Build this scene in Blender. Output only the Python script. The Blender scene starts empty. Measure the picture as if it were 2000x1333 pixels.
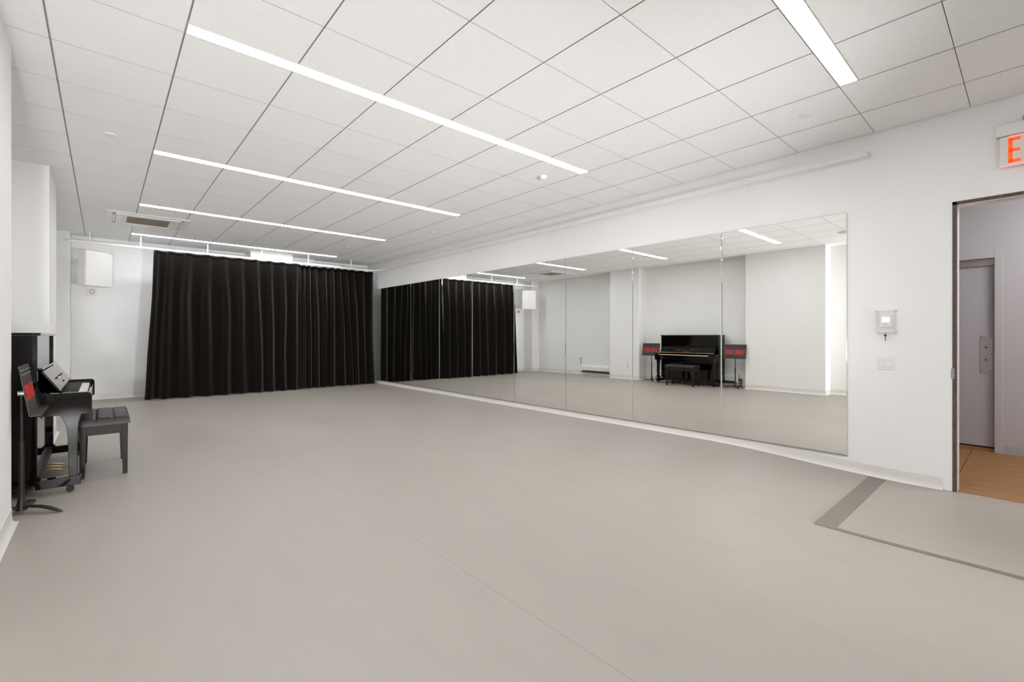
import bpy, bmesh, math, random
from mathutils import Vector, Matrix, noise
random.seed(7)
S = bpy.context.scene
COL = S.collection

# ---------------------------------------------------------------- camera, light, exposure
F_PX, HORIZON, YAW = 901.4, 656.4, 0.7247
CAM = Vector((0.2438, -3.3778, 1.185))
cd = bpy.data.cameras.new('camera'); cam = bpy.data.objects.new('camera', cd); COL.objects.link(cam)
cd.sensor_width = 36.0; cd.lens = F_PX / 2000 * 36; cd.shift_y = (HORIZON - 666.5) / 2000
cd.clip_start = 0.05; cd.clip_end = 60
cam.location = CAM; cam.rotation_euler = (math.pi / 2, 0, -YAW)
S.camera = cam
W = bpy.data.worlds.new('world'); S.world = W; W.use_nodes = True
W.node_tree.nodes['Background'].inputs[0].default_value = (0.8, 0.85, 1, 1)
W.node_tree.nodes['Background'].inputs[1].default_value = 0.0
S.view_settings.view_transform = 'Standard'; S.view_settings.look = 'None'
S.view_settings.gamma = 1; S.view_settings.use_curve_mapping = False
S.view_settings.exposure = -0.1
# two added fill lamps behind the viewpoint, aimed along the ceiling to brighten it
for fx, fy, fz_, tx, ty, pw, sp in ((-.2, -5.8, .75, 0.4, 4.6, 46, 66), (3.2, -5.8, .35, 3.7, 5.2, 50, 62)):
    ld = bpy.data.lights.new('ceiling_fill', 'AREA'); ld.shape = 'DISK'; ld.size = 0.5; ld.energy = pw; ld.spread = math.radians(sp)
    ld.color = (0.985, 0.99, 1.0)
    lo = bpy.data.objects.new('ceiling_fill', ld); COL.objects.link(lo); lo.location = (fx, fy, fz_)
    lo.rotation_euler = (Vector((tx, ty, 3.0)) - Vector((fx, fy, fz_))).to_track_quat('-Z', 'Y').to_euler()
STRIP = 29.0       # brightness of the ceiling light strips

U = 0.6096
CZ = 3.005         # ceiling height
WX = 5.411         # right wall
FY = 8.14          # far wall
BY = -6.2          # wall behind the camera
RX = -0.52         # recessed part of the left wall
PX = -0.19         # face of the pillars

# ---------------------------------------------------------------- materials
def lin(c):
    return tuple(((v / 255) / 12.92 if v / 255 <= 0.04045 else (((v / 255) + 0.055) / 1.055) ** 2.4) for v in c) + (1,)

def mat(name, rgb, rough=0.5, metal=0.0, coat=0.0, noise_scale=None, noise_amt=0.04, bump=0.0, bump_scale=200,
        sheen=0.0, emit=None, emit_s=0.0, alpha=None, spec=0.5, ior=1.5, stretch=(1, 1, 1), trans=0.0, rough_amt=0.0):
    m = bpy.data.materials.new(name); m.use_nodes = True
    nt = m.node_tree; b = nt.nodes['Principled BSDF']
    c = lin(rgb)
    b.inputs['Base Color'].default_value = c
    b.inputs['Roughness'].default_value = rough; b.inputs['Metallic'].default_value = metal
    b.inputs['Coat Weight'].default_value = coat; b.inputs['Coat Roughness'].default_value = 0.03
    b.inputs['Specular IOR Level'].default_value = spec; b.inputs['IOR'].default_value = ior
    b.inputs['Transmission Weight'].default_value = trans
    if sheen:
        b.inputs['Sheen Weight'].default_value = sheen; b.inputs['Sheen Roughness'].default_value = 0.42; b.inputs['Sheen Tint'].default_value = (1, .88, .78, 1)
    if alpha is not None: b.inputs['Alpha'].default_value = alpha
    if emit:
        b.inputs['Emission Color'].default_value = lin(emit); b.inputs['Emission Strength'].default_value = emit_s
    tc = None
    if noise_scale or bump:
        tc = nt.nodes.new('ShaderNodeTexCoord'); mp = nt.nodes.new('ShaderNodeMapping')
        mp.inputs['Scale'].default_value = stretch
        nt.links.new(tc.outputs['Object'], mp.inputs['Vector'])
    if noise_scale:
        n = nt.nodes.new('ShaderNodeTexNoise'); n.inputs['Scale'].default_value = noise_scale
        n.inputs['Detail'].default_value = 4
        nt.links.new(mp.outputs[0], n.inputs['Vector'])
        r = nt.nodes.new('ShaderNodeMapRange')
        r.inputs['From Min'].default_value = 0.3; r.inputs['From Max'].default_value = 0.7
        r.inputs['To Min'].default_value = 1 - noise_amt; r.inputs['To Max'].default_value = 1 + noise_amt
        nt.links.new(n.outputs['Fac'], r.inputs['Value'])
        v = nt.nodes.new('ShaderNodeVectorMath'); v.operation = 'SCALE'; v.inputs[0].default_value = c[:3]
        nt.links.new(r.outputs[0], v.inputs['Scale']); nt.links.new(v.outputs[0], b.inputs['Base Color'])
        if rough_amt:
            r2 = nt.nodes.new('ShaderNodeMapRange')
            r2.inputs['From Min'].default_value = 0.3; r2.inputs['From Max'].default_value = 0.7
            r2.inputs['To Min'].default_value = rough - rough_amt; r2.inputs['To Max'].default_value = rough + rough_amt
            nt.links.new(n.outputs['Fac'], r2.inputs['Value']); nt.links.new(r2.outputs[0], b.inputs['Roughness'])
    if bump:
        n2 = nt.nodes.new('ShaderNodeTexNoise'); n2.inputs['Scale'].default_value = bump_scale
        nt.links.new(mp.outputs[0], n2.inputs['Vector'])
        bp = nt.nodes.new('ShaderNodeBump'); bp.inputs['Strength'].default_value = bump; bp.inputs['Distance'].default_value = 0.002
        nt.links.new(n2.outputs['Fac'], bp.inputs['Height']); nt.links.new(bp.outputs[0], b.inputs['Normal'])
    return m

M = {}
M['wall'] = mat('wall_paint', (247, 246, 245), 0.6, noise_scale=3, noise_amt=0.006, bump=0.05, bump_scale=120, spec=0.3)
M['tile'] = mat('ceiling_tile', (248, 248, 247), 0.9, noise_scale=60, noise_amt=0.02, bump=0.25, bump_scale=260, spec=0.2)
M['tile_joint_shade'] = mat('ceiling_tile_edge_shade', (150, 145, 138), 0.95, noise_scale=60)  # tile sides darkened in colour so the joints read as shadow gaps
M['tee'] = mat('ceiling_grid', (190, 188, 184), 0.5, noise_scale=20)
M['cove'] = mat('cove_base_vinyl', (232, 228, 222), 0.35, noise_scale=5, noise_amt=0.01)
M['corr_wall'] = mat('corridor_paint', (194, 193, 196), 0.6, noise_scale=3, noise_amt=0.02)
M['corr_door'] = mat('corridor_door_paint', (182, 181, 186), 0.45, noise_scale=3, noise_amt=0.02)
M['ply'] = mat('plywood_floor', (156, 114, 70), 0.55, noise_scale=3.5, noise_amt=0.16, stretch=(6, 1, 1), bump=0.1, bump_scale=60)
M['white_paint'] = mat('white_metal', (242, 241, 238), 0.35, noise_scale=6, noise_amt=0.01)
M['white_plastic'] = mat('white_plastic', (240, 238, 235), 0.4, noise_scale=6, noise_amt=0.01)
M['grey_trim'] = mat('vinyl_reducer_strip', (128, 118, 110), 0.45, noise_scale=12, noise_amt=0.04)
M['raw_steel'] = mat('raw_steel_edge', (88, 74, 62), 0.6, noise_scale=40, noise_amt=0.35, bump=0.3, bump_scale=90)
M['steel'] = mat('brushed_steel', (165, 163, 160), 0.4, 0.7, noise_scale=30, noise_amt=0.05)
M['channel'] = mat('mirror_channel_metal', (160, 156, 150), 0.35, 0.6, noise_scale=30, noise_amt=0.05)
M['mirror'] = mat('mirror_silver', (249, 249, 246), 0.0, 1.0)
M['glass_edge'] = mat('mirror_glass_edge', (196, 200, 196), 0.25, 0.3)
M['seam_tape'] = mat('clear_seam', (214, 214, 208), 0.3)
M['velour'] = mat('black_velour', (19, 16, 13), 0.95, noise_scale=90, noise_amt=0.3, bump=0.3, bump_scale=350, sheen=0.17, spec=0.1)
M['tape'] = mat('curtain_heading', (14, 12, 11), 0.9, noise_scale=60, noise_amt=0.1, spec=0.1)
M['lacquer'] = mat('black_polyester_lacquer', (12, 8, 6), 0.05, coat=0.0, spec=.35, noise_scale=2, noise_amt=0.05)
M['satin_black'] = mat('satin_black_paint', (27, 20, 15), 0.4, noise_scale=8, noise_amt=0.05)
M['stand_black'] = mat('stand_black_enamel', (28, 22, 18), 0.45, noise_scale=8, noise_amt=0.05)
M['stand_desk'] = mat('stand_desk_enamel', (66, 60, 58), 0.5, noise_scale=8, noise_amt=0.03)
M['bench_wood'] = mat('bench_black_wood', (31, 24, 18), 0.5, noise_scale=5, noise_amt=0.1, spec=.35)
M['leather'] = mat('black_vinyl_leather', (36, 31, 29), 0.42, noise_scale=8, noise_amt=0.06, bump=0.15, bump_scale=300)
M['brass'] = mat('brass', (206, 168, 96), 0.25, 1.0, noise_scale=20, noise_amt=0.05)
M['ivory'] = mat('white_key_acrylic', (236, 232, 222), 0.25)
M['ebony'] = mat('black_key', (16, 15, 15), 0.3)
M['rubber'] = mat('black_rubber', (22, 20, 20), 0.6)
M['red_letter'] = mat('red_lettering', (235, 52, 36), 0.5)
M['chrome'] = mat('chrome', (222, 222, 220), 0.2, 0.8)
M['shadow_gap'] = mat('dark_vent_interior', (34, 29, 24), 0.8)
M['grille'] = mat('tan_grille_plastic', (168, 154, 138), 0.6, noise_scale=20)
M['rust'] = mat('rusty_pipe', (112, 84, 62), 0.7, 0.3, noise_scale=50, noise_amt=0.4, bump=0.3)
M['pipe'] = mat('grey_pipe', (150, 142, 134), 0.5, 0.3, noise_scale=40, noise_amt=0.3)
M['lcd'] = mat('lcd_screen', (235, 238, 245), 0.3, emit=(232, 236, 250), emit_s=0.9)
M['diffuser'] = mat('light_diffuser', (250, 250, 248), 0.5, emit=(249, 252, 255), emit_s=STRIP)
M['corr_fill'] = mat('corridor_fill_emitter', (250, 250, 248), 0.5, emit=(255, 250, 250), emit_s=23)
M['exit_red'] = mat('exit_letter', (255, 80, 20), 0.4, emit=(255, 74, 8), emit_s=1.15)
M['exit_glow'] = mat('exit_led_edge', (255, 190, 180), 0.4, emit=(255, 120, 110), emit_s=1.2)
M['acrylic'] = mat('clear_acrylic', (240, 240, 240), 0.08, alpha=.14)
M['frosted'] = mat('exit_panel_acrylic', (236, 230, 226), 0.25, emit=(255, 225, 218), emit_s=0.02)
M['dark'] = mat('dark_screw', (60, 56, 54), 0.5, 0.4)

# floor vinyl: broad soft scuffs, one seam running the length of the room
def floor_mat():
    m = mat('marley_floor_vinyl', (168, 160, 151), 0.45, noise_scale=1.1, noise_amt=0.012, stretch=(1, 0.45, 1), rough_amt=0.06)
    nt = m.node_tree; b = nt.nodes['Principled BSDF']
    tc = [n for n in nt.nodes if n.type == 'TEX_COORD'][0]
    src = b.inputs['Base Color'].links[0].from_socket
    def val(op, a, bb=None):
        n = nt.nodes.new('ShaderNodeMath'); n.operation = op
        for i, q in enumerate((a, bb)):
            if q is None: continue
            if isinstance(q, (int, float)): n.inputs[i].default_value = q
            else: nt.links.new(q, n.inputs[i])
        return n.outputs[0]
    sp = nt.nodes.new('ShaderNodeSeparateXYZ'); nt.links.new(tc.outputs['Object'], sp.inputs[0])
    d = val('ABSOLUTE', val('SUBTRACT', sp.outputs[0], 1.605))
    line = val('LESS_THAN', d, 0.0032)
    n1 = nt.nodes.new('ShaderNodeTexNoise'); n1.inputs['Scale'].default_value = 2.3; n1.inputs['Detail'].default_value = 6
    mp = nt.nodes.new('ShaderNodeMapping'); mp.inputs['Scale'].default_value = (3.0, 0.8, 1)
    mp.inputs['Rotation'].default_value = (0, 0, -0.35)
    nt.links.new(tc.outputs['Object'], mp.inputs[0]); nt.links.new(mp.outputs[0], n1.inputs['Vector'])
    r = nt.nodes.new('ShaderNodeMapRange'); r.inputs['From Min'].default_value = 0.52; r.inputs['From Max'].default_value = 0.75
    r.inputs['To Min'].default_value = 1.0; r.inputs['To Max'].default_value = 0.95
    nt.links.new(n1.outputs[0], r.inputs['Value'])
    sc = val('MULTIPLY', r.outputs[0], val('SUBTRACT', 1.0, val('MULTIPLY', line, 0.16)))
    v = nt.nodes.new('ShaderNodeVectorMath'); v.operation = 'SCALE'
    nt.links.new(src, v.inputs[0]); nt.links.new(sc, v.inputs['Scale']); nt.links.new(v.outputs[0], b.inputs['Base Color'])
    return m
M['floor'] = floor_mat()

# ---------------------------------------------------------------- geometry helpers
ORG = {}
class MB:
    def __init__(s): s.v = []; s.f = []
    def add(s, vs, fs):
        o = len(s.v); s.v += [Vector(p) for p in vs]; s.f += [[i + o for i in f] for f in fs]; return s
    def box(s, x0, x1, y0, y1, z0, z1):
        return s.add([(x0, y0, z0), (x1, y0, z0), (x1, y1, z0), (x0, y1, z0), (x0, y0, z1), (x1, y0, z1), (x1, y1, z1), (x0, y1, z1)],
                     [(0, 3, 2, 1), (4, 5, 6, 7), (0, 1, 5, 4), (1, 2, 6, 5), (2, 3, 7, 6), (3, 0, 4, 7)])
    def prism(s, poly, axis, a, b):          # poly in the two other axes, extruded along axis
        n = len(poly)
        def P(p, t):
            return {'x': (t, p[0], p[1]), 'y': (p[0], t, p[1]), 'z': (p[0], p[1], t)}[axis]
        vs = [P(p, a) for p in poly] + [P(p, b) for p in poly]
        fs = [list(range(n))[::-1], list(range(n, 2 * n))] + [(i, (i + 1) % n, n + (i + 1) % n, n + i) for i in range(n)]
        return s.add(vs, fs)
    def loft(s, rings, cap=True):
        n = len(rings[0]); vs = [p for r in rings for p in r]; fs = []
        for k in range(len(rings) - 1):
            for i in range(n):
                j = (i + 1) % n
                fs.append((k * n + i, k * n + j, (k + 1) * n + j, (k + 1) * n + i))
        if cap: fs += [list(range(n))[::-1], [len(vs) - n + i for i in range(n)]]
        return s.add(vs, fs)
    def tube(s, pts, r, n=12, flat=1.0):
        pts = [Vector(p) for p in pts]; rings = []
        rr = r if isinstance(r, (list, tuple)) else [r] * len(pts)
        prev = None
        for i, p in enumerate(pts):
            t = (pts[min(i + 1, len(pts) - 1)] - pts[max(i - 1, 0)]).normalized()
            ref = Vector((0, 0, 1)) if abs(t.z) < 0.95 else Vector((1, 0, 0))
            a = t.cross(ref).normalized() if prev is None else (prev - t * prev.dot(t)).normalized()
            prev = a; b = t.cross(a)
            rings.append([p + a * math.cos(2 * math.pi * k / n) * rr[i] + b * math.sin(2 * math.pi * k / n) * rr[i] * flat for k in range(n)])
        return s.loft(rings)
    def cyl(s, c, r, h, axis='z', n=24, r2=None):
        c = Vector(c); d = {'x': Vector((1, 0, 0)), 'y': Vector((0, 1, 0)), 'z': Vector((0, 0, 1))}[axis]
        a = {'x': Vector((0, 1, 0)), 'y': Vector((0, 0, 1)), 'z': Vector((1, 0, 0))}[axis]; b = d.cross(a)
        r2 = r if r2 is None else r2
        return s.loft([[c + (a * math.cos(2 * math.pi * k / n) + b * math.sin(2 * math.pi * k / n)) * r_ + d * t for k in range(n)] for r_, t in ((r, 0), (r2, h))])
    def build(s, name, m, parent=None, loc=None, local=False, bevel=0.0, seg=2, smooth=False, **tags):
        me = bpy.data.meshes.new(name)
        o = Vector(loc) if loc is not None else Vector((0, 0, 0))
        if parent is not None and not local: o = ORG.get(parent.name, Vector((0, 0, 0)))
        me.from_pydata([p - o for p in s.v] if not local else s.v, [], s.f)
        bm = bmesh.new(); bm.from_mesh(me); bmesh.ops.recalc_face_normals(bm, faces=bm.faces); bm.to_mesh(me); bm.free()
        me.materials.append(m)
        ob = bpy.data.objects.new(name, me); COL.objects.link(ob)
        if parent is not None: ob.parent = parent; ORG[ob.name] = o
        elif loc is not None: ob.location = loc; ORG[ob.name] = o
        if bevel:
            bv = ob.modifiers.new('bevel', 'BEVEL'); bv.width = bevel; bv.segments = seg; bv.limit_method = 'ANGLE'; bv.angle_limit = 0.6
        if smooth:
            for p in me.polygons: p.use_smooth = True
            bm = bmesh.new(); bm.from_mesh(me)
            for e in bm.edges:
                if len(e.link_faces) == 2 and e.calc_face_angle() > 0.7: e.smooth = False
            bm.to_mesh(me); bm.free()
        for k, v in tags.items(): ob[k] = v
        return ob

def thing(name, label, cat, loc=(0, 0, 0), rotz=0.0, group=None, kind=None):
    o = bpy.data.objects.new(name, None); COL.objects.link(o); o.empty_display_size = 0.05
    o.location = loc; o.rotation_euler = (0, 0, rotz); ORG[o.name] = Vector(loc)
    o['label'] = label; o['category'] = cat
    if group: o['group'] = group
    if kind: o['kind'] = kind
    return o

def struct(mb, name, m, label=None, cat=None, **kw):
    o = mb.build(name, m, **kw); o['kind'] = 'structure'
    if label: o['label'] = label
    if cat: o['category'] = cat
    return o

def dup(root, loc, rotz, label, group=None):
    r = root.copy(); COL.objects.link(r); r.location = loc; r.rotation_euler = (0, 0, rotz); r['label'] = label
    if group: r['group'] = group
    for ch in list(root.children):
        c = ch.copy(); COL.objects.link(c); c.parent = r
        for g in ch.children:
            d = g.copy(); COL.objects.link(d); d.parent = c
    return r

def sstep(a, b, x):
    t = max(0.0, min(1.0, (x - a) / (b - a))); return t * t * (3 - 2 * t)

def fz(x, y):                       # the floor drops gently towards the doorway
    return -0.08 * sstep(-0.9, -2.75, y) * sstep(2.2, 3.7, x)

# stroke lettering: polylines in a unit cell
GLYPH = {
 'S': [[(1, 1), (0, 1), (0, .5), (1, .5), (1, 0), (0, 0)]], 'U': [[(0, 1), (0, 0), (1, 0), (1, 1)]],
 'N': [[(0, 0), (0, 1)], [(0, .95), (1, .05)], [(1, 0), (1, 1)]], 'L': [[(0, 1), (0, 0), (1, 0)]],
 'I': [[(.5, 0), (.5, 1)]], 'G': [[(1, 1), (0, 1), (0, 0), (1, 0), (1, .5), (.5, .5)]],
 'H': [[(0, 0), (0, 1)], [(1, 0), (1, 1)], [(0, .5), (1, .5)]], 'T': [[(0, 1), (1, 1)], [(.5, 0), (.5, 1)]],
 'Y': [[(0, 1), (.5, .5)], [(1, 1), (.5, .5)], [(.5, .5), (.5, 0)]], 'A': [[(0, 0), (.5, 1)], [(1, 0), (.5, 1)], [(.2, .35), (.8, .35)]],
 'M': [[(0, 0), (0, 1)], [(0, 1), (.5, .2)], [(.5, .2), (1, 1)], [(1, 1), (1, 0)]],
 'E': [[(1, 1), (0, 1), (0, 0), (1, 0)], [(0, .5), (.95, .5)]], 'X': [[(0, 0), (1, 1)], [(0, 1), (1, 0)]]}
def lettering(text, o, ux, uz, un, w, h, gap, t, d=0.0015):
    """slabs of thickness d on a plane: o lower-left corner, ux writing direction, uz up, un outward"""
    mb = MB(); o = Vector(o); ux = Vector(ux); uz = Vector(uz); un = Vector(un); x = 0
    for ch in text:
        cw = w * (0.35 if ch == 'I' else 1)
        for pl in GLYPH[ch]:
            for (a, b), (c, e) in zip(pl, pl[1:]):
                p = Vector((x + t / 2 + a * (cw - t), t / 2 + b * (h - t))); q = Vector((x + t / 2 + c * (cw - t), t / 2 + e * (h - t)))
                dr = (q - p).normalized(); pr = Vector((-dr.y, dr.x)) * t / 2; ex = dr * t / 2
                if abs(dr.x) > 0.05 and abs(dr.y) > 0.05: ex = dr * 0
                cs = [p - ex - pr, q + ex - pr, q + ex + pr, p - ex + pr]
                P = [o + ux * k.x + uz * k.y for k in cs]
                mb.add(P + [k + un * d for k in P], [(0, 3, 2, 1), (4, 5, 6, 7), (0, 1, 5, 4), (1, 2, 6, 5), (2, 3, 7, 6), (3, 0, 4, 7)])
        x += cw + gap
    return mb

# ---------------------------------------------------------------- room shell
fl = MB(); nx, ny = 60, 120
xs = [RX - 0.1 + (WX + 0.02 - RX + 0.1) * i / nx for i in range(nx + 1)]; ys = [BY + (FY - BY) * j / ny for j in range(ny + 1)]
vs = [(x, y, fz(x, y)) for y in ys for x in xs]
fs = [(j * (nx + 1) + i, j * (nx + 1) + i + 1, (j + 1) * (nx + 1) + i + 1, (j + 1) * (nx + 1) + i) for j in range(ny) for i in range(nx)]
fl.add(vs, fs)
struct(fl, 'floor', M['floor'], smooth=True)

DY0, DY1, DZ = -3.86, -2.942, 2.272       # doorway
struct(MB().box(WX, WX + 0.11, DY1, FY + .12, -0.2, 3.2).box(WX, WX + 0.11, BY, DY0, -0.2, 3.2).box(WX, WX + 0.11, DY0, DY1, DZ, 3.2), 'wall_right', M['wall'])
struct(MB().box(RX - .12, WX, FY, FY + .12, -0.1, 3.2), 'wall_far', M['wall'])
struct(MB().box(RX - .12, RX, BY, FY, -0.1, 3.2), 'wall_left', M['wall'])
struct(MB().box(RX - .12, WX + .11, BY - .12, BY, -0.1, 3.2), 'wall_back', M['wall'])
for y0, y1, lb in ((-.64, .885, 'near'), (3.62, 4.57, 'mid'), (7.75, FY, 'far')):
    struct(MB().box(RX, PX, y0, y1, -0.05, 3.02), 'wall_left_pillar', M['wall'], label='white boxed pillar projecting from the left wall')
struct(MB().box(2.6, 3.44, 7.70, FY, 2.62, 3.02), 'trim_1', M['wall'], label='white boxed soffit on the far wall above the curtain')
struct(MB().box(3.44, 4.02, 8.0, FY, 0, 3.02), 'wall_far_pilaster', M['wall'])

# suspended ceiling: square lay-in tiles with open slots between them
cl = MB(); TT = 0.016
cl.box(RX - .1, WX + .1, BY - .1, FY + .1, CZ + TT, CZ + TT + .05)
LIGHT_J = (-8, -4, 0, 4, 8, 12)  # first strip is unseen, added to light the near floor
i0, i1 = -1, 8; j0, j1 = int(math.floor(BY / U)), 13
for i in range(i0, i1 + 1):
    for j in range(j0, j1 + 1):
        x0, x1 = max(i * U, RX) + .004, min((i + 1) * U, WX) - .004
        y0, y1 = max(j * U, BY) + .0016, min((j + 1) * U, FY) - .0016
        if (j + 1) in LIGHT_J and 1 <= i <= 6: y1 = (j + 1) * U - 0.119
        if x1 - x0 < .02 or y1 - y0 < .02: continue
        b = 0.0004
        cl.add([(x0, y0, CZ + TT), (x1, y0, CZ + TT), (x1, y1, CZ + TT), (x0, y1, CZ + TT),
                (x0, y0, CZ + b), (x1, y0, CZ + b), (x1, y1, CZ + b), (x0, y1, CZ + b),
                (x0 + b, y0 + b, CZ), (x1 - b, y0 + b, CZ), (x1 - b, y1 - b, CZ), (x0 + b, y1 - b, CZ)],
               [(0, 1, 5, 4), (1, 2, 6, 5), (2, 3, 7, 6), (3, 0, 4, 7), (4, 5, 9, 8), (5, 6, 10, 9), (6, 7, 11, 10), (7, 4, 8, 11), (8, 9, 10, 11)])
ceil = struct(cl, 'ceiling', M['tile'])
ceil.data.materials.append(M['tile_joint_shade'])
for pg in ceil.data.polygons:
    if abs(pg.normal.z) < .9 and pg.area < .02: pg.material_index = 1
te = MB()
for i in range(0, i1 + 1): te.box(i * U - .0018, i * U + .0018, BY, FY, CZ + .004, CZ + TT)
te.build('ceiling_grid', M['tee'], parent=ceil)

# cove base
def cove(path, name, ends=True):
    prof = [(0, .098), (.003, .098), (.0035, .04), (.008, .016), (.017, .006), (.030, .0025), (.030, -.004), (0, -.004)]
    P = [Vector(p) for p in path]; rings = []
    for i, p in enumerate(P):
        d0 = (P[i] - P[i - 1]).normalized() if i else (P[1] - P[0]).normalized()
        d1 = (P[i + 1] - P[i]).normalized() if i < len(P) - 1 else d0
        n0 = Vector((d0.y, -d0.x)); n1 = Vector((d1.y, -d1.x)); m_ = (n0 + n1); m_ = m_ / max(m_.dot(n0), 1e-6)
        rings.append([(p.x + m_.x * d, p.y + m_.y * d, fz(p.x, p.y) + h) for d, h in prof])
    return struct(MB().loft(rings), name, M['cove'])
cove([(RX, BY), (RX, -.64), (PX, -.64), (PX, .885), (RX, .885), (RX, 3.62), (PX, 3.62), (PX, 4.57), (RX, 4.57), (RX, 7.75), (PX, 7.75), (PX, FY), (3.44, FY)], 'baseboard_left')
rp = [(WX, FY - .0)] + [(WX, FY - .25 - k * 0.25) for k in range(43)] + [(WX, -2.885)]
cove([p for p in rp if p[1] >= -2.886], 'baseboard_right')

# reducer strips edging the lower mat by the door
def strip(name, corners, label):
    n = 24; mb = MB(); top = []; A, B, C, D = [Vector(c) for c in corners]   # A-B long side, D-C other long side
    r = []
    for k in range(n + 1):
        t = k / n; p = A.lerp(B, t); q = D.lerp(C, t)
        r.append([(p.x, p.y, fz(p.x, p.y) - .003), (p.x, p.y, fz(p.x, p.y) + .006), (q.x, q.y, fz(q.x, q.y) + .003), (q.x, q.y, fz(q.x, q.y) - .003)])
    mb.loft(r); return struct(mb, name, M['grey_trim'], label=label, cat='floor trim')
strip('trim_2', [(3.80, -2.405), (5.36, -2.405), (5.36, -2.523), (3.80, -2.523)], 'wide grey floor strip running to the right wall')
strip('trim_3', [(3.805, -2.523), (3.805, -5.0), (3.85, -5.0), (3.85, -2.523)], 'narrow grey floor strip along the edge of the door mat')

# doorway
dr = thing('door_1', 'open doorway with a rough dark steel edge and white reveal, right of the mirrors', 'doorway', (WX, -3.4, -.08), kind='structure')
MB().box(WX - .004, WX + .012, DY1 - .026, DY1, -.08, DZ).box(WX - .004, WX + .012, DY0, DY0 + .026, -.08, DZ).box(WX - .004, WX + .012, DY0, DY1, DZ - .024, DZ).build('frame_edge', M['raw_steel'], dr)
MB().box(WX + .012, WX + .13, DY1 - .030, DY1, -.09, DZ - .01).box(WX + .012, WX + .13, DY0, DY0 + .03, -.09, DZ - .01).box(WX + .012, WX + .13, DY0, DY1, DZ - .03, DZ).build('jamb', M['wall'], dr)
MB().box(WX - .006, WX - .003, DY1 - .012, DY1 + .008, .835, .92).build('strike_plate', M['steel'], dr)

# corridor beyond
KX = 7.45
struct(MB().box(KX, KX + .1, -7, -3.16, -.1, 3.1).box(KX, KX + .1, -2.0, 1, -.1, 3.1).box(KX, KX + .1, -3.16, -2.0, 2.1, 3.1), 'wall_corridor', M['corr_wall'])
struct(MB().box(WX + .11, KX + .1, -7.1, -7, -.1, 3.1).box(WX + .11, KX + .1, 1, 1.1, -.1, 3.1), 'wall_corridor_end', M['corr_wall'])
struct(MB().box(WX + .11, KX + .1, -7.1, 1.1, 3.0, 3.1), 'ceiling_corridor', M['wall'])
cf = MB().box(WX + .02, KX + .3, -7, -2.93, -.12, -.078).box(WX + .02, KX + .3, -2.925, 1, -.12, -.078)
struct(cf, 'floor_corridor', M['ply'])
struct(MB().box(KX - .004, KX, -7, -3.165, -.078, .015), 'baseboard_corridor', M['corr_door'])
d2 = thing('door_2', 'grey painted door across the corridor seen through the doorway', 'door', (KX, -2.6, -.078), kind='structure')
MB().box(KX - .012, KX + .06, -3.16, -3.10, -.078, 2.10).box(KX - .012, KX + .06, -2.06, -2.0, -.078, 2.10).box(KX - .012, KX + .06, -3.10, -2.06, 2.03, 2.10).build('frame', M['corr_wall'], d2, bevel=.003)
MB().box(KX + .05, KX + .09, -3.10, -2.06, -.03, 1.955).build('door_leaf', M['corr_door'], d2, bevel=.002)
MB().box(KX + .03, KX + .05, -3.10, -2.06, 1.955, 2.03).build('frame_stop', M['channel'], d2)
MB().box(KX + .02, KX + .1, -3.10, -2.06, -.078, -.045).build('threshold', M['ply'], d2)
pl = MB().box(KX + .046, KX + .05, -3.085, -2.985, .775, 1.185).build('cover_plate', M['steel'], d2, bevel=.001)
for y in (-3.073, -2.997):
    for z in (.80, .985, 1.17): MB().cyl((KX + .044, y, z), .005, .003, 'x', 10).build('screw', M['dark'], pl)
for z in (.922, 1.058): MB().cyl((KX + .041, -3.034, z), .009, .006, 'x', 14).build('plug', M['dark'], pl)
cp = thing('ceiling_light', 'added fill light panel in the corridor ceiling, out of view', 'ceiling light', (6.4, -4.4, 3.0))  # unseen emitter added to brighten the corridor
MB().box(6.1, 6.7, -5.0, -3.8, 2.985, 3.0).build('frame', M['white_paint'], cp)
MB().box(6.13, 6.67, -4.97, -3.83, 2.98, 2.985).build('diffuser', M['corr_fill'], cp)

# ---------------------------------------------------------------- ceiling light strips
LAB = {-8: 'added ceiling light strip behind the viewpoint, out of view', -4: 'recessed light strip cut by the top edge, nearest the doorway',
       0: 'largest fully visible ceiling light strip, second from the viewer', 4: 'ceiling light strip between the longest one and the air conditioner',
       8: 'ceiling light strip beside the square air conditioner', 12: 'farthest ceiling light strip, just in front of the curtain track'}
for j in LIGHT_J:
    y1 = j * U - .003; y0 = y1 - .113
    t = thing('ceiling_light', LAB[j], 'ceiling light', (4 * U, (y0 + y1) / 2, CZ), group='linear ceiling light strips')
    x0, x1 = U + .004, 7 * U - .004; e = .005
    MB().box(x0, x1, y0, y0 + e, CZ - .001, CZ + TT - .001).box(x0, x1, y1 - e, y1, CZ - .001, CZ + TT - .001)\
        .box(x0, x0 + e, y0 + e, y1 - e, CZ - .001, CZ + TT - .001).box(x1 - e, x1, y0 + e, y1 - e, CZ - .001, CZ + TT - .001).build('frame', M['white_paint'], t)
    MB().box(x0 + e, x1 - e, y0 + e, y1 - e, CZ + .001, CZ + .010).build('diffuser', M['diffuser'], t)

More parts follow.
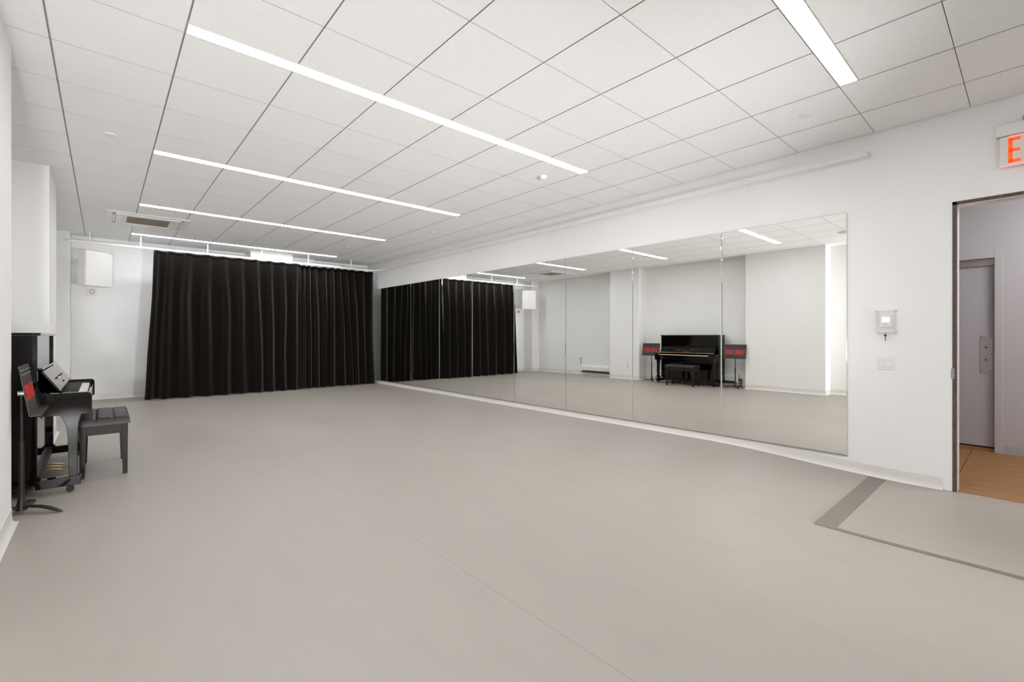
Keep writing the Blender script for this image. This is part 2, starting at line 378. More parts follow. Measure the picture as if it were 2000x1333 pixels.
# ---------------------------------------------------------------- mirrors
MY = [-2.239, -1.075, .082, 1.243, 2.394, 3.562, 4.693, 5.871, 7.043, 8.10]
names = ['mirror panel nearest the doorway, reflecting the right-hand music stand and near pillar',
         'mirror panel reflecting most of the upright piano, second from the doorway',
         'mirror panel reflecting the baseboard heater and middle pillar',
         'mirror panel reflecting the wall speaker and the air conditioner',
         'mirror panel in which the reflected curtain ends and bare wall begins',
         'mirror panel fully dark with curtain, fourth from the far corner',
         'mirror panel fully dark with curtain, third from the far corner',
         'mirror panel fully dark with curtain, second from the far corner',
         'last mirror panel in the far corner, mostly hidden beside the curtain edge']
def mtop(y): return 2.331 + (y + 2.239) / 9.28 * .028
for k in range(9):
    y0, y1 = MY[k] + .0045, MY[k + 1] - .0045
    z0 = .080; xf, xb = WX - .010, WX - .0045; b = .004
    o = MB().add([(xb, y0, z0), (xb, y1, z0), (xb, y1, mtop(y1)), (xb, y0, mtop(y0)), (xf + .002, y0, z0), (xf + .002, y1, z0), (xf + .002, y1, mtop(y1)), (xf + .002, y0, mtop(y0))],
                 [(0, 1, 2, 3), (0, 4, 5, 1), (1, 5, 6, 2), (2, 6, 7, 3), (3, 7, 4, 0), (4, 7, 6, 5)]).build('wall_mirror', M['glass_edge'], loc=(xb, (y0 + y1) / 2, z0))
    MB().add([(xf + .0015, y0, z0), (xf + .0015, y1, z0), (xf + .0015, y1, mtop(y1)), (xf + .0015, y0, mtop(y0)),
              (xf, y0 + b, z0 + .002), (xf, y1 - b, z0 + .002), (xf, y1 - b, mtop(y1) - b), (xf, y0 + b, mtop(y0) - b)],
             [(0, 1, 5, 4), (1, 2, 6, 5), (2, 3, 7, 6), (3, 0, 4, 7), (4, 5, 6, 7)]).build('mirror_face', M['mirror'], o)
    o['label'] = names[k]; o['category'] = 'mirror'; o['group'] = 'wall mirror panels'
struct(MB().box(WX - .0125, WX - .0045, MY[0], FY - .03, .070, .0795), 'trim_4', M['channel'], label='thin metal channel under the mirrors', bevel=.001)

# ---------------------------------------------------------------- curtain track
TZ = 2.805
def track_pts():
    p = [(-.185, 7.45, TZ)] + [(x, 7.45, TZ) for x in (.8, 1.8, 2.8, 3.7, 4.2)] + [(4.6, 7.46, TZ - .008)]
    cx, cy, r = 4.75, 6.87, .58
    for k in range(0, 11):
        a = math.pi / 2 - k / 10 * math.pi / 2
        p.append((cx + r * math.cos(a), cy + r * math.sin(a) + .01 * math.cos(k / 10 * math.pi / 2), TZ - .02 * math.sin(math.pi * k / 10) - .006))
    p += [(5.335, y, TZ) for y in (6.2, 5, 3, 1, -1, -2.41)]
    return p
tr = thing('curtain_track', 'white curtain track along the far wall curving round onto the right wall', 'curtain track', (2.6, 7.45, TZ))
def rail(pts, w, h0):
    rings = []
    P = [Vector(q) for q in pts]
    for i, p in enumerate(P):
        t = P[min(i + 1, len(P) - 1)] - P[max(i - 1, 0)]; t.z = 0; t.normalize(); n = Vector((t.y, -t.x, 0)); h = h0 if p.x < 5.2 else .020
        rings.append([p + n * w / 2 - Vector((0, 0, h / 2)), p + n * w / 2 + Vector((0, 0, h / 2)), p - n * w / 2 + Vector((0, 0, h / 2)), p - n * w / 2 - Vector((0, 0, h / 2))])
    return MB().loft(rings)
rail(track_pts(), .022, .034).build('rail', M['white_paint'], tr, bevel=.004)
for x in (.07, .757, 1.79, 2.75, 3.70, 4.68):
    z0 = TZ + .015
    MB().cyl((x, 7.45, z0), .011, CZ - z0, n=14).build('hanger_rod', M['white_paint'], tr, smooth=True)
for y in (-2.40, -1.36, .18, 1.2, 1.46, 2.4, 3.6, 4.8, 6.0):
    MB().box(5.32, WX, y - .008, y + .008, TZ + .012, TZ + .022).box(WX - .004, WX, y - .012, y + .012, TZ - .03, TZ + .03).build('wall_bracket', M['white_paint'], tr)
for k in range(17):
    x = 1.0 + k * .155
    MB().box(x - .006, x + .006, 7.445, 7.455, TZ - .025, TZ - .012).build('glider', M['white_plastic'], tr)

# ---------------------------------------------------------------- curtains
def curtain(name, top_c, bot_c, xt, xb, amp_t, amp_b, sharp, label, seed, ztop, yoff=0.0, endflare=0.0):
    """top_c/bot_c: fold centres (x) at the top and at the hem; xt/xb: side edges top and bottom"""
    NX, NZ = 520, 60; n = len(top_c)
    verts = []; faces = []
    for k in range(NZ + 1):
        v = k / NZ                                   # 0 top .. 1 hem
        ct = [a + (b - a) * v ** 0.9 for a, b in zip(top_c, bot_c)]
        L = xt[0] + (xb[0] - xt[0]) * v ** 1.2; R = xt[1] + (xb[1] - xt[1]) * v ** 1.2
        grow = sstep(0.02, 0.35, v)
        for i in range(NX + 1):
            s = i / NX; x = L + (R - L) * s
            # phase from fold centres
            if x <= ct[0]: ph = (x - ct[0]) / max(ct[1] - ct[0], .01)
            elif x >= ct[-1]: ph = n - 1 + (x - ct[-1]) / max(ct[-1] - ct[-2], .01)
            else:
                q = 0
                while x > ct[q + 1]: q += 1
                ph = q + (x - ct[q]) / (ct[q + 1] - ct[q])
            c = 0.5 + 0.5 * math.cos(2 * math.pi * ph)
            p_ = sharp + (1.25 - sharp) * sstep(.1, .9, v)
            bump = c ** p_
            fi = int(round(ph))
            am = (0.72 + 0.5 * abs(noise.noise(Vector((fi * 3.7, seed, v * 0.8)))))
            a = (amp_t * (1 - grow) + amp_b * grow) * am
            wob = noise.noise(Vector((x * 1.6, v * 1.4 + seed, 0))) * .06 * v + noise.noise(Vector((x * 6, v * 2.2, seed))) * .012 * grow
            y = 7.47 + yoff - a * bump - wob - .03 * v
            skew = noise.noise(Vector((fi * 1.9 + seed, v * 1.5, 4))) * .045 * grow
            zt = ztop - .006 * (1 - c)
            zb = .012 + fz(x, y) + .004 * math.sin(x * 9)
            z = zt + (zb - zt) * v
            if endflare and s > .93: y -= endflare * (s - .93) / .07 * v ** 2; 
            verts.append((x + skew, y, z))
    for k in range(NZ):
        for i in range(NX):
            a = k * (NX + 1) + i; faces.append((a, a + 1, a + NX + 2, a + NX + 1))
    cx = (xt[0] + xt[1]) / 2
    o = MB().add(verts, faces).build(name, M['velour'], loc=(cx, 7.45, ztop), smooth=True)
    sm = o.modifiers.new('cloth', 'SOLIDIFY'); sm.thickness = .004; sm.offset = 1
    o['label'] = label; o['category'] = 'curtain'; o['group'] = 'black stage curtains'
    # heading tape: a slightly proud band following the top edge
    hv = []; hf = []; rows = 3
    for k in range(rows):
        zz = k * .026
        for i in range(0, NX + 1, 2):
            b_ = Vector(verts[i]); d_ = Vector(verts[i + NX + 1]); hv.append((b_.x, b_.y - .006, b_.z + .006 - zz))
    m_ = NX // 2 + 1
    for k in range(rows - 1):
        for i in range(m_ - 1): hf.append((k * m_ + i, k * m_ + i + 1, (k + 1) * m_ + i + 1, (k + 1) * m_ + i))
    h = MB().add(hv, hf).build('heading_tape', M['tape'], o, smooth=True)
    h.modifiers.new('t', 'SOLIDIFY').thickness = .003
    return o
c1t = [.99, 1.18, 1.47, 1.78, 2.05, 2.34, 2.63, 2.90, 3.15, 3.42]; c1b = [.86, 1.08, 1.40, 1.76, 2.10, 2.36, 2.70, 2.92, 3.16, 3.38]
curtain('stage_curtain', c1t, c1b, (.945, 3.53), (.80, 3.50), .080, .15, 2.0, 'wide pleated black curtain on the left, hanging from the far track', 2.0, 2.770, yoff=-.015)
c2t = [3.54, 3.63, 3.74, 3.86, 4.08, 4.26, 4.42, 4.58, 4.74, 4.97, 5.20]; c2b = [3.53, 3.62, 3.76, 3.90, 4.10, 4.22, 4.52, 4.72, 4.86, 5.04, 5.20]
curtain('stage_curtain', c2t, c2b, (3.49, 5.29), (3.46, 5.30), .10, .15, 1.2, 'more tightly bunched black curtain on the right, beside the mirrors', 5.0, 2.765, yoff=.10, endflare=-.02)

# ---------------------------------------------------------------- air conditioner cassette
AX, AY = .775, 5.94; h_ = .505
ac = thing('air_conditioner', 'square white ceiling air conditioner cassette with a tan intake grille', 'air conditioner', (AX, AY, CZ))
z0 = CZ - .022
def ringbox(mb, cx, cy, a, b, z0, z1):
    mb.box(cx - a, cx + a, cy - a, cy - b, z0, z1).box(cx - a, cx + a, cy + b, cy + a, z0, z1).box(cx - a, cx - b, cy - b, cy + b, z0, z1).box(cx + b, cx + a, cy - b, cy + b, z0, z1); return mb
ringbox(MB(), AX, AY, h_, .43, CZ - .013, CZ - .001).build('panel', M['white_plastic'], ac, bevel=.006)
ringbox(MB(), AX, AY, .395, .30, z0, CZ - .001).build('inner_panel', M['white_plastic'], ac, bevel=.008)
MB().box(AX - .44, AX + .44, AY - .44, AY + .44, CZ - .006, CZ - .002).build('recess', M['tee'], ac)
for sx, sy in ((1, 0), (-1, 0), (0, 1), (0, -1)):
    if sx: MB().box(AX + sx * .414 - .013, AX + sx * .414 + .013, AY - .27, AY + .27, CZ - .015, CZ - .010).build('louver', M['white_plastic'], ac, bevel=.003)
    else: MB().box(AX - .27, AX + .27, AY + sy * .414 - .013, AY + sy * .414 + .013, CZ - .015, CZ - .010).build('louver', M['white_plastic'], ac, bevel=.003)
g = .262
MB().box(AX - .3, AX + .3, AY - .3, AY + .3, CZ - .010, CZ - .006).build('intake', M['shadow_gap'], ac)
gr = ringbox(MB(), AX, AY, .30, g, z0 + .004, z0 + .016)
gr.build('grille_frame', M['white_plastic'], ac, bevel=.002)
gb = MB()
for k in range(6): yy = AY - g + k * 2 * g / 5; gb.box(AX - g, AX + g, yy - .011, yy + .011, z0 + .006, z0 + .010)
for k in range(31): xx = AX - g + k * 2 * g / 30; gb.box(xx - .0035, xx + .0035, AY - g, AY + g, z0 + .007, z0 + .012)
gb.build('grille', M['grille'], ac)

# ---------------------------------------------------------------- small ceiling fittings
def disc(name, label, cat, x, y, r, drop=.006, dome=False, group=None):
    if dome:
        t = thing(name, label, cat, (x, y, CZ), group=group)
        MB().cyl((x, y, CZ - .012), r * .92, .012, r2=r).build('base', M['white_plastic'], t, smooth=True)
        MB().cyl((x, y, CZ - .034), r * .55, .022, r2=r * .75).build('sensor_head', M['white_plastic'], t, smooth=True)
    else:
        o = MB().cyl((x, y, CZ - drop), r, drop, n=36).build(name, M['white_plastic'], loc=(x, y, CZ), bevel=.001)
        o['label'] = label; o['category'] = cat
        if group: o['group'] = group
G = 'flat round sprinkler covers'
disc('sprinkler_cover', 'round white sprinkler cover in the ceiling above the piano', 'sprinkler', .286, 2.156, .048, group=G)
disc('sprinkler_cover', 'round white sprinkler cover in the ceiling near the doorway end', 'sprinkler', 4.585, -2.13, .048, group=G)
disc('sprinkler_cover', 'round white sprinkler cover above the middle of the mirrors', 'sprinkler', 4.567, 3.622, .042, group=G)
disc('sprinkler_cover', 'small sprinkler cover nearest the far right corner', 'sprinkler', 4.525, 6.326, .042, group=G)
disc('sprinkler_cover', 'small sprinkler cover at the right end of the farthest but one light', 'sprinkler', 4.009, 5.927, .042, group=G)
disc('smoke_detector', 'round white smoke detector on the ceiling past the end of the longest light', 'smoke detector', 3.999, .335, .055, dome=True)
sp_ = thing('ceiling_speaker', 'round white ceiling speaker seen only in the mirror edge', 'ceiling speaker', (.86, -1.2, CZ))
MB().cyl((.86, -1.2, CZ - .008), .115, .008, n=40).build('rim', M['white_plastic'], sp_, bevel=.002)
MB().cyl((.86, -1.2, CZ - .011), .095, .004, n=40).build('speaker_grille', M['tee'], sp_)

# ---------------------------------------------------------------- wall speaker
SP = Vector((.196, 7.485, 2.05)); ang = math.atan2(.27, .36)      # front face centre, along-width direction
wsp = thing('wall_speaker', 'flat white box loudspeaker bracketed high on the wall left of the curtain', 'speaker', SP, ang)
hw = .225; dp = .16
MB().add([(-hw, .02, 0), (hw, .02, 0), (hw, .02 + dp, 0), (-hw, .02 + dp, 0), (-hw, 0, .61), (hw, 0, .61), (hw, dp, .61), (-hw, dp, .61)],
         [(0, 3, 2, 1), (4, 5, 6, 7), (0, 1, 5, 4), (1, 2, 6, 5), (2, 3, 7, 6), (3, 0, 4, 7)]).build('enclosure', M['white_plastic'], wsp, local=True, bevel=.006)
MB().add([(-hw + .012, .0185, .012), (hw - .012, .0185, .012), (hw - .012, .0, .598), (-hw + .012, 0, .598), (-hw + .012, .013, .012), (hw - .012, .013, .012), (hw - .012, -.006, .598), (-hw + .012, -.006, .598)],
         [(0, 3, 2, 1), (4, 5, 6, 7), (0, 1, 5, 4), (1, 2, 6, 5), (2, 3, 7, 6), (3, 0, 4, 7)]).build('front_grille', M['white_plastic'], wsp, local=True)
inv = Matrix.Rotation(-ang, 3, 'Z')
def loc_(p): return inv @ (Vector(p) - SP)
MB().tube([loc_((.1, 7.66, 2.40)), loc_((.0, 7.85, 2.46)), loc_((-.12, 8.10, 2.545))], .018, 10).build('bracket_arm', M['white_paint'], wsp, local=True)
c = [loc_(p) for p in ((-.185, 8.125, 2.49), (-.085, 8.125, 2.49), (-.085, 8.137, 2.49), (-.185, 8.137, 2.49), (-.185, 8.125, 2.61), (-.085, 8.125, 2.61), (-.085, 8.137, 2.61), (-.185, 8.137, 2.61))]
bpz = MB().add(c, [(0, 3, 2, 1), (4, 5, 6, 7), (0, 1, 5, 4), (1, 2, 6, 5), (2, 3, 7, 6), (3, 0, 4, 7)]).build('bracket_plate', M['white_paint'], wsp, local=True)

st = thing('strobe_light', 'small square alarm strobe on the far wall under the speaker', 'alarm strobe', (.085, FY, 2.0))
MB().box(.02, .15, FY - .03, FY, 1.94, 2.07).build('housing', M['white_plastic'], st, bevel=.005)
MB().cyl((.085, FY - .045, 2.0), .035, .016, 'y', 20, r2=.045).build('lens', M['channel'], st, smooth=True)

# ---------------------------------------------------------------- right wall fittings
th = thing('thermostat', 'white thermostat with a lit screen under a clear locking cover', 'thermostat', (WX, -2.52, 1.31))
MB().box(WX - .028, WX, -2.563, -2.475, 1.262, 1.372).build('housing', M['white_plastic'], th, bevel=.006)
MB().box(WX - .0295, WX - .027, -2.546, -2.491, 1.305, 1.350).build('screen', M['lcd'], th)
MB().box(WX - .0295, WX - .027, -2.53, -2.505, 1.280, 1.284).build('button', M['dark'], th)
gd = MB()
y0, y1, zz0, zz1, d = -2.585, -2.455, 1.215, 1.405, .055
for a_ in ((y0, y0 + .003, zz0, zz1), (y1 - .003, y1, zz0, zz1)): gd.box(WX - d, WX, a_[0], a_[1], a_[2], a_[3])
gd.box(WX - d, WX, y0, y1, zz0, zz0 + .003).box(WX - d, WX, y0, y1, zz1 - .003, zz1).box(WX - d, WX - d + .003, y0, y1, zz0, zz1)
gd.build('clear_cover', M['acrylic'], th)
MB().box(WX - .006, WX, y0 - .008, y1 + .008, zz0 - .008, zz0 + .006).box(WX - .006, WX, y0 - .008, y1 + .008, zz1 - .006, zz1 + .008)\
    .box(WX - .006, WX, y0 - .008, y0 + .004, zz0, zz1).box(WX - .006, WX, y1 - .004, y1 + .008, zz0, zz1).build('cover_base', M['white_plastic'], th)
ky = thing('lock_key', 'small dark key hanging under the thermostat cover', 'key', (WX - .03, -2.517, 1.21))
MB().cyl((WX - .030, -2.517, 1.188), .009, .004, 'x', 14).build('key_bow', M['dark'], ky)
MB().box(WX - .030, WX - .027, -2.5195, -2.5145, 1.140, 1.184).build('key_blade', M['dark'], ky)
MB().box(WX - .031, WX - .026, -2.5185, -2.5155, 1.195, 1.214).build('key_ring', M['dark'], ky)
sw = thing('light_switch', 'white double rocker light switch plate below the thermostat', 'light switch', (WX, -2.515, .945))
MB().box(WX - .006, WX, -2.574, -2.457, .886, .998).build('plate', M['white_plastic'], sw, bevel=.003)
for yy in (-2.541, -2.49): MB().box(WX - .010, WX - .005, yy - .018, yy + .018, .908, .976).build('rocker', M['white_plastic'], sw, bevel=.003)

ex = thing('exit_sign', 'edge-lit exit sign with red letters above the doorway', 'exit sign', (WX, -3.36, 2.7))
EX0, EX1 = -3.545, -3.186
MB().box(WX - .058, WX, EX0, EX1, 2.700, 2.786).build('housing', M['white_paint'], ex, bevel=.004)
MB().box(WX - .052, WX - .030, EX0 + .01, EX1 - .008, 2.694, 2.700).build('led_channel', M['steel'], ex)
MB().box(WX - .05, WX - .01, -3.42, -3.325, 2.786, 2.825).build('canopy', M['steel'], ex, bevel=.003)
MB().box(WX - .044, WX - .038, EX0 + .02, EX1 - .022, 2.472, 2.694).build('face_panel', M['frosted'], ex, bevel=.001)
MB().box(WX - .0445, WX - .0375, EX0 + .03, EX1 - .03, 2.469, 2.4725).build('lit_edge', M['exit_glow'], ex)
MB().box(WX - .0455, WX - .0365, EX0 + .07, EX1 - .07, 2.690, 2.6935).build('lit_edge', M['exit_glow'], ex)
lettering('EXIT', (WX - .044, -3.252, 2.492), (0, -1, 0), (0, 0, 1), (-1, 0, 0), .064, .186, .014, .0235).build('letters', M['exit_red'], ex)

# ---------------------------------------------------------------- heaters, outlet, cord
def heater(y0, y1, label, far_pipe):
    t = thing('baseboard_heater', label, 'heater', (RX, (y0 + y1) / 2, 0), group='white baseboard heaters')
    prof = [(RX, .115), (RX + .035, .115), (RX + .035, .125), (RX + .078, .135), (RX + .078, .245), (RX + .050, .285), (RX, .300)]
    MB().prism(prof, 'y', y0, y1).build('cover', M['white_paint'], t, bevel=.003)
    MB().box(RX + .001, RX + .065, y0 + .05, y1 - .05, .084, .118).build('fin_gap', M['shadow_gap'], t)
    for a, b in ((y0 - .02, y0 + .03), (y1 - .03, y1 + .02)): MB().box(RX, RX + .083, a, b, .105, .305).build('end_cap', M['white_paint'], t, bevel=.004)
    MB().tube([(RX + .04, y0 - .02, .17), (RX + .045, y0 - .05, .17), (RX + .045, y0 - .065, .14), (RX + .045, y0 - .065, .0)], .019, 10).build('supply_pipe', M['rust'], t, smooth=True)
    MB().cyl((RX + .045, y0 - .065, .14), .032, .05, 'z', 12).build('valve', M['rust'], t)
    if far_pipe: MB().tube([(RX + .03, y1 + .03, .27), (RX + .03, y1 + .03, .50)], .011, 8).cyl((RX + .03, y1 + .03, .49), .02, .03).build('air_vent_pipe', M['pipe'], t, smooth=True)
heater(4.76, 5.86, 'white baseboard heater in the wall recess before the speaker, seen in the mirror', True)
heater(1.17, 3.3, 'white baseboard heater running behind the piano', False)
ol = thing('power_outlet', 'white power outlet low on the middle pillar, seen in the mirror', 'outlet', (PX, 3.98, .37))
MB().box(PX, PX + .006, 3.945, 4.015, .315, .43).build('plate', M['white_plastic'], ol, bevel=.002)
for z in (.35, .395): MB().box(PX + .005, PX + .008, 3.965, 3.995, z - .014, z + .014).build('socket', M['tee'], ol, bevel=.001)
cord = MB().tube([(-.40, 1.44, .012), (-.42, 1.34, .008), (-.44, 1.22, .008), (-.455, 1.08, .008), (-.47, 1.0, .02), (-.49, .97, .06), (-.505, .95, .12)], .006, 8).build('floor_cable', M['rubber'], loc=(-.40, 1.2, 0), smooth=True)
cord['label'] = 'black power cord on the floor behind the near music stand'; cord['category'] = 'cord'

# ---------------------------------------------------------------- upright piano
PO = Vector((-.28, 2.19, 0)); Y0, Y1 = 1.455, 2.925
pn = thing('upright_piano', 'glossy black upright piano against the left wall recess', 'piano', PO)
L_ = M['lacquer']
MB().box(-.440, -.400, Y0 + .03, Y1 - .03, .09, 1.185).build('back_frame', M['satin_black'], pn)
for a, b in ((Y0, Y0 + .038), (Y1 - .038, Y1)):
    MB().box(-.440, -.118, a, b, .085, 1.186).build('side_panel', L_, pn, bevel=.003)
MB().box(-.448, -.100, Y0 - .014, Y1 + .014, 1.187, 1.207).build('lid', L_, pn, bevel=.004, seg=3)
MB().box(-.150, -.132, Y0 + .038, Y1 - .038, .93, 1.186).build('upper_panel', L_, pn, bevel=.002)
lock = MB().box(-.134, -.094, Y0 + .038, Y1 - .038, .928, .944).build('panel_ledge', L_, pn, bevel=.003)
MB().box(-.0945, -.092, 2.165, 2.215, .930, .942).build('brass_plate', M['brass'], lock)
MB().box(-.165, -.148, Y0 + .038, Y1 - .038, .125, .62).build('lower_panel', L_, pn, bevel=.002)
MB().cyl((-.148, 2.19, .50), .018, .004, 'x', 18).build('lower_panel_catch', M['rubber'], pn)
MB().box(-.40, -.125, Y0 + .038, Y1 - .038, .06, .123).build('bottom_rail', M['satin_black'], pn)
MB().box(-.148, .165, Y0 + .045, Y1 - .045, .600, .650).build('keybed', L_, pn, bevel=.003)
MB().box(.148, .168, Y0 + .045, Y1 - .045, .650, .712).build('key_slip', L_, pn, bevel=.003)
def arm_profile():
    p = [(-.118, .588), (.165, .588)]
    for k in range(7):
        a = -math.pi / 2 + k / 6 * math.pi / 2; p.append((.166 + .012 * math.cos(a), .600 + .012 * math.sin(a)))
    for k in range(7):
        a = k / 6 * math.pi / 2; p.append((.148 + .03 * math.cos(a), .724 + .03 * math.sin(a)))
    p += [(-.02, .754), (-.07, .758)]
    for k in range(5):
        a = -math.pi / 2 - k / 4 * math.pi / 2; p.append((-.078 + .038 * math.cos(a) * 1.0, .798 + .040 * math.sin(a)))
    p += [(-.118, .80)]
    return p
for a, b in ((Y0 - .008, Y0 + .040), (Y1 - .040, Y1 + .008)):
    MB().prism(arm_profile(), 'y', a, b).build('arm', L_, pn, bevel=.003)
for a, b in ((Y0 + .040, 1.574), (2.804, Y1 - .040)):
    MB().box(-.02, .147, a, b, .650, .738).build('key_block', L_, pn, bevel=.005)
# fallboard, opened against the panel
fb = MB().prism([(-.006, .758), (.004, .766), (-.092, .921), (-.104, .915)], 'y', Y0 + .044, Y1 - .044).build('fallboard', L_, pn, bevel=.002)
sl = Vector((-.096, 0, .155)).normalized(); nr = Vector((.155, 0, .096)).normalized(); base = Vector((.004, 0, .766))
def onboard(t, y, d=0.0): p = base + sl * t + nr * d; return (p.x, y, p.z)
def slab(t0, t1, ya, yb, d0, d1):
    return MB().add([onboard(t0, ya, d0), onboard(t0, yb, d0), onboard(t1, yb, d0), onboard(t1, ya, d0), onboard(t0, ya, d1), onboard(t0, yb, d1), onboard(t1, yb, d1), onboard(t1, ya, d1)],
                    [(0, 3, 2, 1), (4, 5, 6, 7), (0, 1, 5, 4), (1, 2, 6, 5), (2, 3, 7, 6), (3, 0, 4, 7)])
mdk = slab(.082, .094, 1.86, 2.52, 0, .006).build('music_ledge', M['satin_black'], fb)
for y in (2.05, 2.40): slab(.078, .088, y - .02, y + .02, .006, .009).build('hinge', M['brass'], mdk)
slab(.002, .010, Y0 + .07, Y1 - .07, 0, .002).build('brass_trim', M['brass'], fb)
lettering('YAMAHA', onboard(.028, 2.097, 0), (0, 1, 0), tuple(sl), tuple(nr), .022, .018, .011, .004, .001).build('lettering', M['brass'], fb)
# keys
kw = 1.222 / 52; ky0 = 1.579
wk = None
for k in range(52):
    y = ky0 + k * kw
    MB().box(-.008, .143, y + .0006, y + kw - .0006, .706, .724).build('white_key', M['ivory'], pn)
pat = {0, 2, 3, 5, 6}           # from the treble end: octaves repeat
for k in range(1, 52):
    q = (51 - k) % 7            # white key index from the bass side, A = 0
    if q in (0, 2, 3, 5, 6) and k > 0:
        y = ky0 + k * kw
        MB().prism([(-.008, .722), (.092, .722), (.086, .735), (-.008, .736)], 'y', y - .0048, y + .0048).build('black_key', M['ebony'], pn)
# legs, toes, casters
def leg(yc):
    prof = [(-.002, .590), (.120, .590), (.112, .560), (.103, .520), (.100, .47), (.098, .42), (.094, .118), (.049, .118), (.041, .42), (.038, .48), (.030, .52), (.014, .560)]
    return MB().prism(prof, 'y', yc - .026, yc + .026)
for yc in (Y0 + .027, Y1 - .027):
    leg(yc).build('leg', L_, pn, bevel=.003)
    MB().prism([(-.13, .052), (.115, .052), (.117, .112), (.110, .124), (-.10, .118), (-.13, .16)], 'y', yc - .030, yc + .030).build('toe_block', L_, pn, bevel=.003)
    for x in (.055, -.34):
        MB().box(x - .03, x + .03, yc - .016, yc + .016, .048, .056).cyl((x, yc - .011, .024), .024, .022, 'y', 18).build('caster', M['rubber'], pn)
for k, y in enumerate((2.08, 2.19, 2.30)):
    P = [Vector((-.15, y, .062)), Vector((-.10, y, .066)), Vector((-.06, y, .062)), Vector((-.02, y, .052)), Vector((.0, y, .044))]
    wds = [.011, .012, .018, .024, .016]
    MB().loft([[(p.x, p.y - w, p.z - .004), (p.x, p.y + w, p.z - .004), (p.x, p.y + w, p.z + .004), (p.x, p.y - w, p.z + .004)] for p, w in zip(P, wds)]).build('pedal', M['brass'], pn, bevel=.003)

# ---------------------------------------------------------------- piano bench
BX0, BX1, BY0_, BY1_ = .094, .404, 1.800, 2.50
bn = thing('piano_bench', 'black piano bench with a tufted leather seat in front of the piano', 'bench', ((BX0 + BX1) / 2, (BY0_ + BY1_) / 2, 0))
for sx in (0, 1):
    for sy in (0, 1):
        cx = BX0 + .023 if sx == 0 else BX1 - .023; cy = BY0_ + .023 if sy == 0 else BY1_ - .023
        ox = .022 if sx == 0 else -.022; oy = .0
        def sq(z, h, o): return [(cx - h + o * (1 if sx == 0 else -1) * -1, cy - h, z), (cx + h + o * (1 if sx == 0 else -1) * -1, cy - h, z), (cx + h + o * (1 if sx == 0 else -1) * -1, cy + h, z), (cx - h + o * (1 if sx == 0 else -1) * -1, cy + h, z)]
        MB().loft([sq(.0, .0155, .004), sq(.30, .021, 0), sq(.435, .023, 0)]).build('leg', M['bench_wood'], bn, bevel=.002)
ap = MB().box(BX0 + .045, BX1 - .045, BY0_ + .004, BY0_ + .024, .355, .433).box(BX0 + .045, BX1 - .045, BY1_ - .024, BY1_ - .004, .355, .433)
ap.box(BX0 + .004, BX0 + .024, BY0_ + .045, BY1_ - .045, .355, .433).box(BX1 - .024, BX1 - .004, BY0_ + .045, BY1_ - .045, .355, .433)
ap.build('apron', M['bench_wood'], bn)
# tufted seat: grid surface with stitched valleys
SX0, SX1, SY0, SY1 = BX0 - .012, BX1 + .016, BY0_ - .014, BY1_ + .014
n1, n2 = 66, 132; vs = []; fsq = []
for j in range(n2 + 1):
    for i in range(n1 + 1):
        u = i / n1; v = j / n2; x = SX0 + (SX1 - SX0) * u; y = SY0 + (SY1 - SY0) * v
        e = min(u * (SX1 - SX0), (1 - u) * (SX1 - SX0), v * (SY1 - SY0), (1 - v) * (SY1 - SY0))
        edge = 1 - (1 - min(1, e / .028)) ** 2.4
        z = .444 + .056 * edge ** .6 + .006 * math.sin(math.pi * u) * math.sin(math.pi * v)
        for c_ in (1 / 3 + .0, 2 / 3): z -= .008 * math.exp(-((u - c_) / .026) ** 2) * edge
        for c_ in (.12, .24, .37, .5, .63, .76, .88): z -= .008 * math.exp(-((v - c_) / .010) ** 2) * edge
        vs.append((x, y, z))
for j in range(n2):
    for i in range(n1): a = j * (n1 + 1) + i; fsq.append((a, a + 1, a + n1 + 2, a + n1 + 1))
seat = MB().add(vs, fsq)
seat.box(SX0 + .001, SX1 - .001, SY0 + .001, SY1 - .001, .434, .446)
seat.build('seat_cushion', M['leather'], bn, smooth=True)

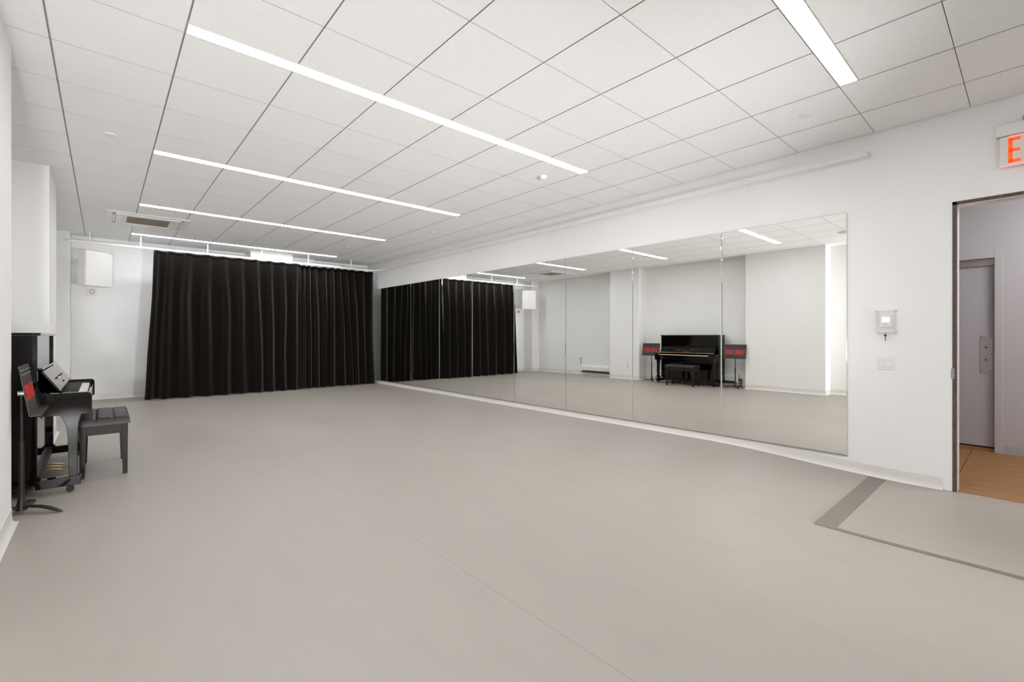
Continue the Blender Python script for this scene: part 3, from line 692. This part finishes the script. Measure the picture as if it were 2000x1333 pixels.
# ---------------------------------------------------------------- music stands
def music_stand(loc, label):
    """local frame: desk faces +x, width along y"""
    t = thing('music_stand', label, 'music stand', loc, group='black music stands')
    B = M['stand_black']
    MB().cyl((0, 0, .035), .0155, .44, n=18, r2=.0125).build('lower_tube', B, t, local=True, smooth=True)
    MB().cyl((0, 0, .45), .0085, .36, n=14).build('upper_tube', B, t, local=True, smooth=True)
    MB().loft([[Vector((math.cos(2 * math.pi * k / 18) * r, math.sin(2 * math.pi * k / 18) * r, z)) for k in range(18)] for r, z in ((.030, .022), (.028, .045), (.020, .085), (.0165, .13))]).build('hub', B, t, local=True, smooth=True)
    for a in (-.66, 1.40, 3.45):
        d = Vector((math.cos(a), math.sin(a), 0)); P = []; R = []
        for q, z, r in ((.012, .040, .014), (.06, .046, .015), (.12, .044, .0155), (.17, .034, .016), (.22, .018, .014), (.255, .007, .006)):
            P.append(d * q + Vector((0, 0, z))); R.append(r)
        sd = Vector((-d.y, d.x, 0)); rings = []
        for p, r in zip(P, R):
            rings.append([p + sd * math.cos(2 * math.pi * k / 12) * r * 1.25 + Vector((0, 0, 1)) * math.sin(2 * math.pi * k / 12) * min(r * .6, p.z - .0005) for k in range(12)])
        MB().loft(rings).build('leg', B, t, local=True, smooth=True)
    MB().cyl((-.018, 0, .80), .016, .03, 'x', 16).build('tilt_knob', M['chrome'], t, local=True, smooth=True)
    # desk: leans back, tray at the bottom
    zb, zt, xb, xt = .672, .990, .058, .010; hw = .252; th_ = .003
    def D(f, y, d=0): return (xb + (xt - xb) * f + d, y, zb + (zt - zb) * f)
    prof = [(0, 0), (.80, 0), (.815, .006), (.83, 0), (.885, 0), (.90, .006), (.915, 0), (1, 0)]
    rings = []
    mb = MB()
    front = [D(f, 0, d) for f, d in prof]
    poly = [(p[0], p[2]) for p in front] + [(p[0] - th_, p[2]) for p in reversed(front)]
    mb.prism(poly, 'y', -hw, hw).build('desk', M['stand_desk'], t, local=True)
    MB().box(xb - .002, xb + .052, -hw, hw, zb - .003, zb).box(xb + .050, xb + .052, -hw, hw, zb, zb + .008).build('tray', M['stand_desk'], t, local=True)
    MB().box(-.012, .030, -.012, .012, .785, .815).box(.018, .034, -.05, .05, .77, .83).build('desk_mount', B, t, local=True)
    up = Vector((xt - xb, 0, zt - zb)).normalized(); n_ = Vector((zt - zb, 0, -(xt - xb))).normalized()
    o_ = Vector(D(.30, -.205, .0005))
    lettering('SUNLIGHT', o_, (0, 1, 0), tuple(up), tuple(n_), .046, .098, .0125, .0135).build('lettering', M['red_letter'], t, local=True)
    return t
ms = music_stand((-.165, 1.10, 0), 'black music stand with red lettering beside the near end of the piano')
dup(ms, (-.19, 3.245, 0), 0.0, 'black music stand at the far end of the piano, by the middle pillar')
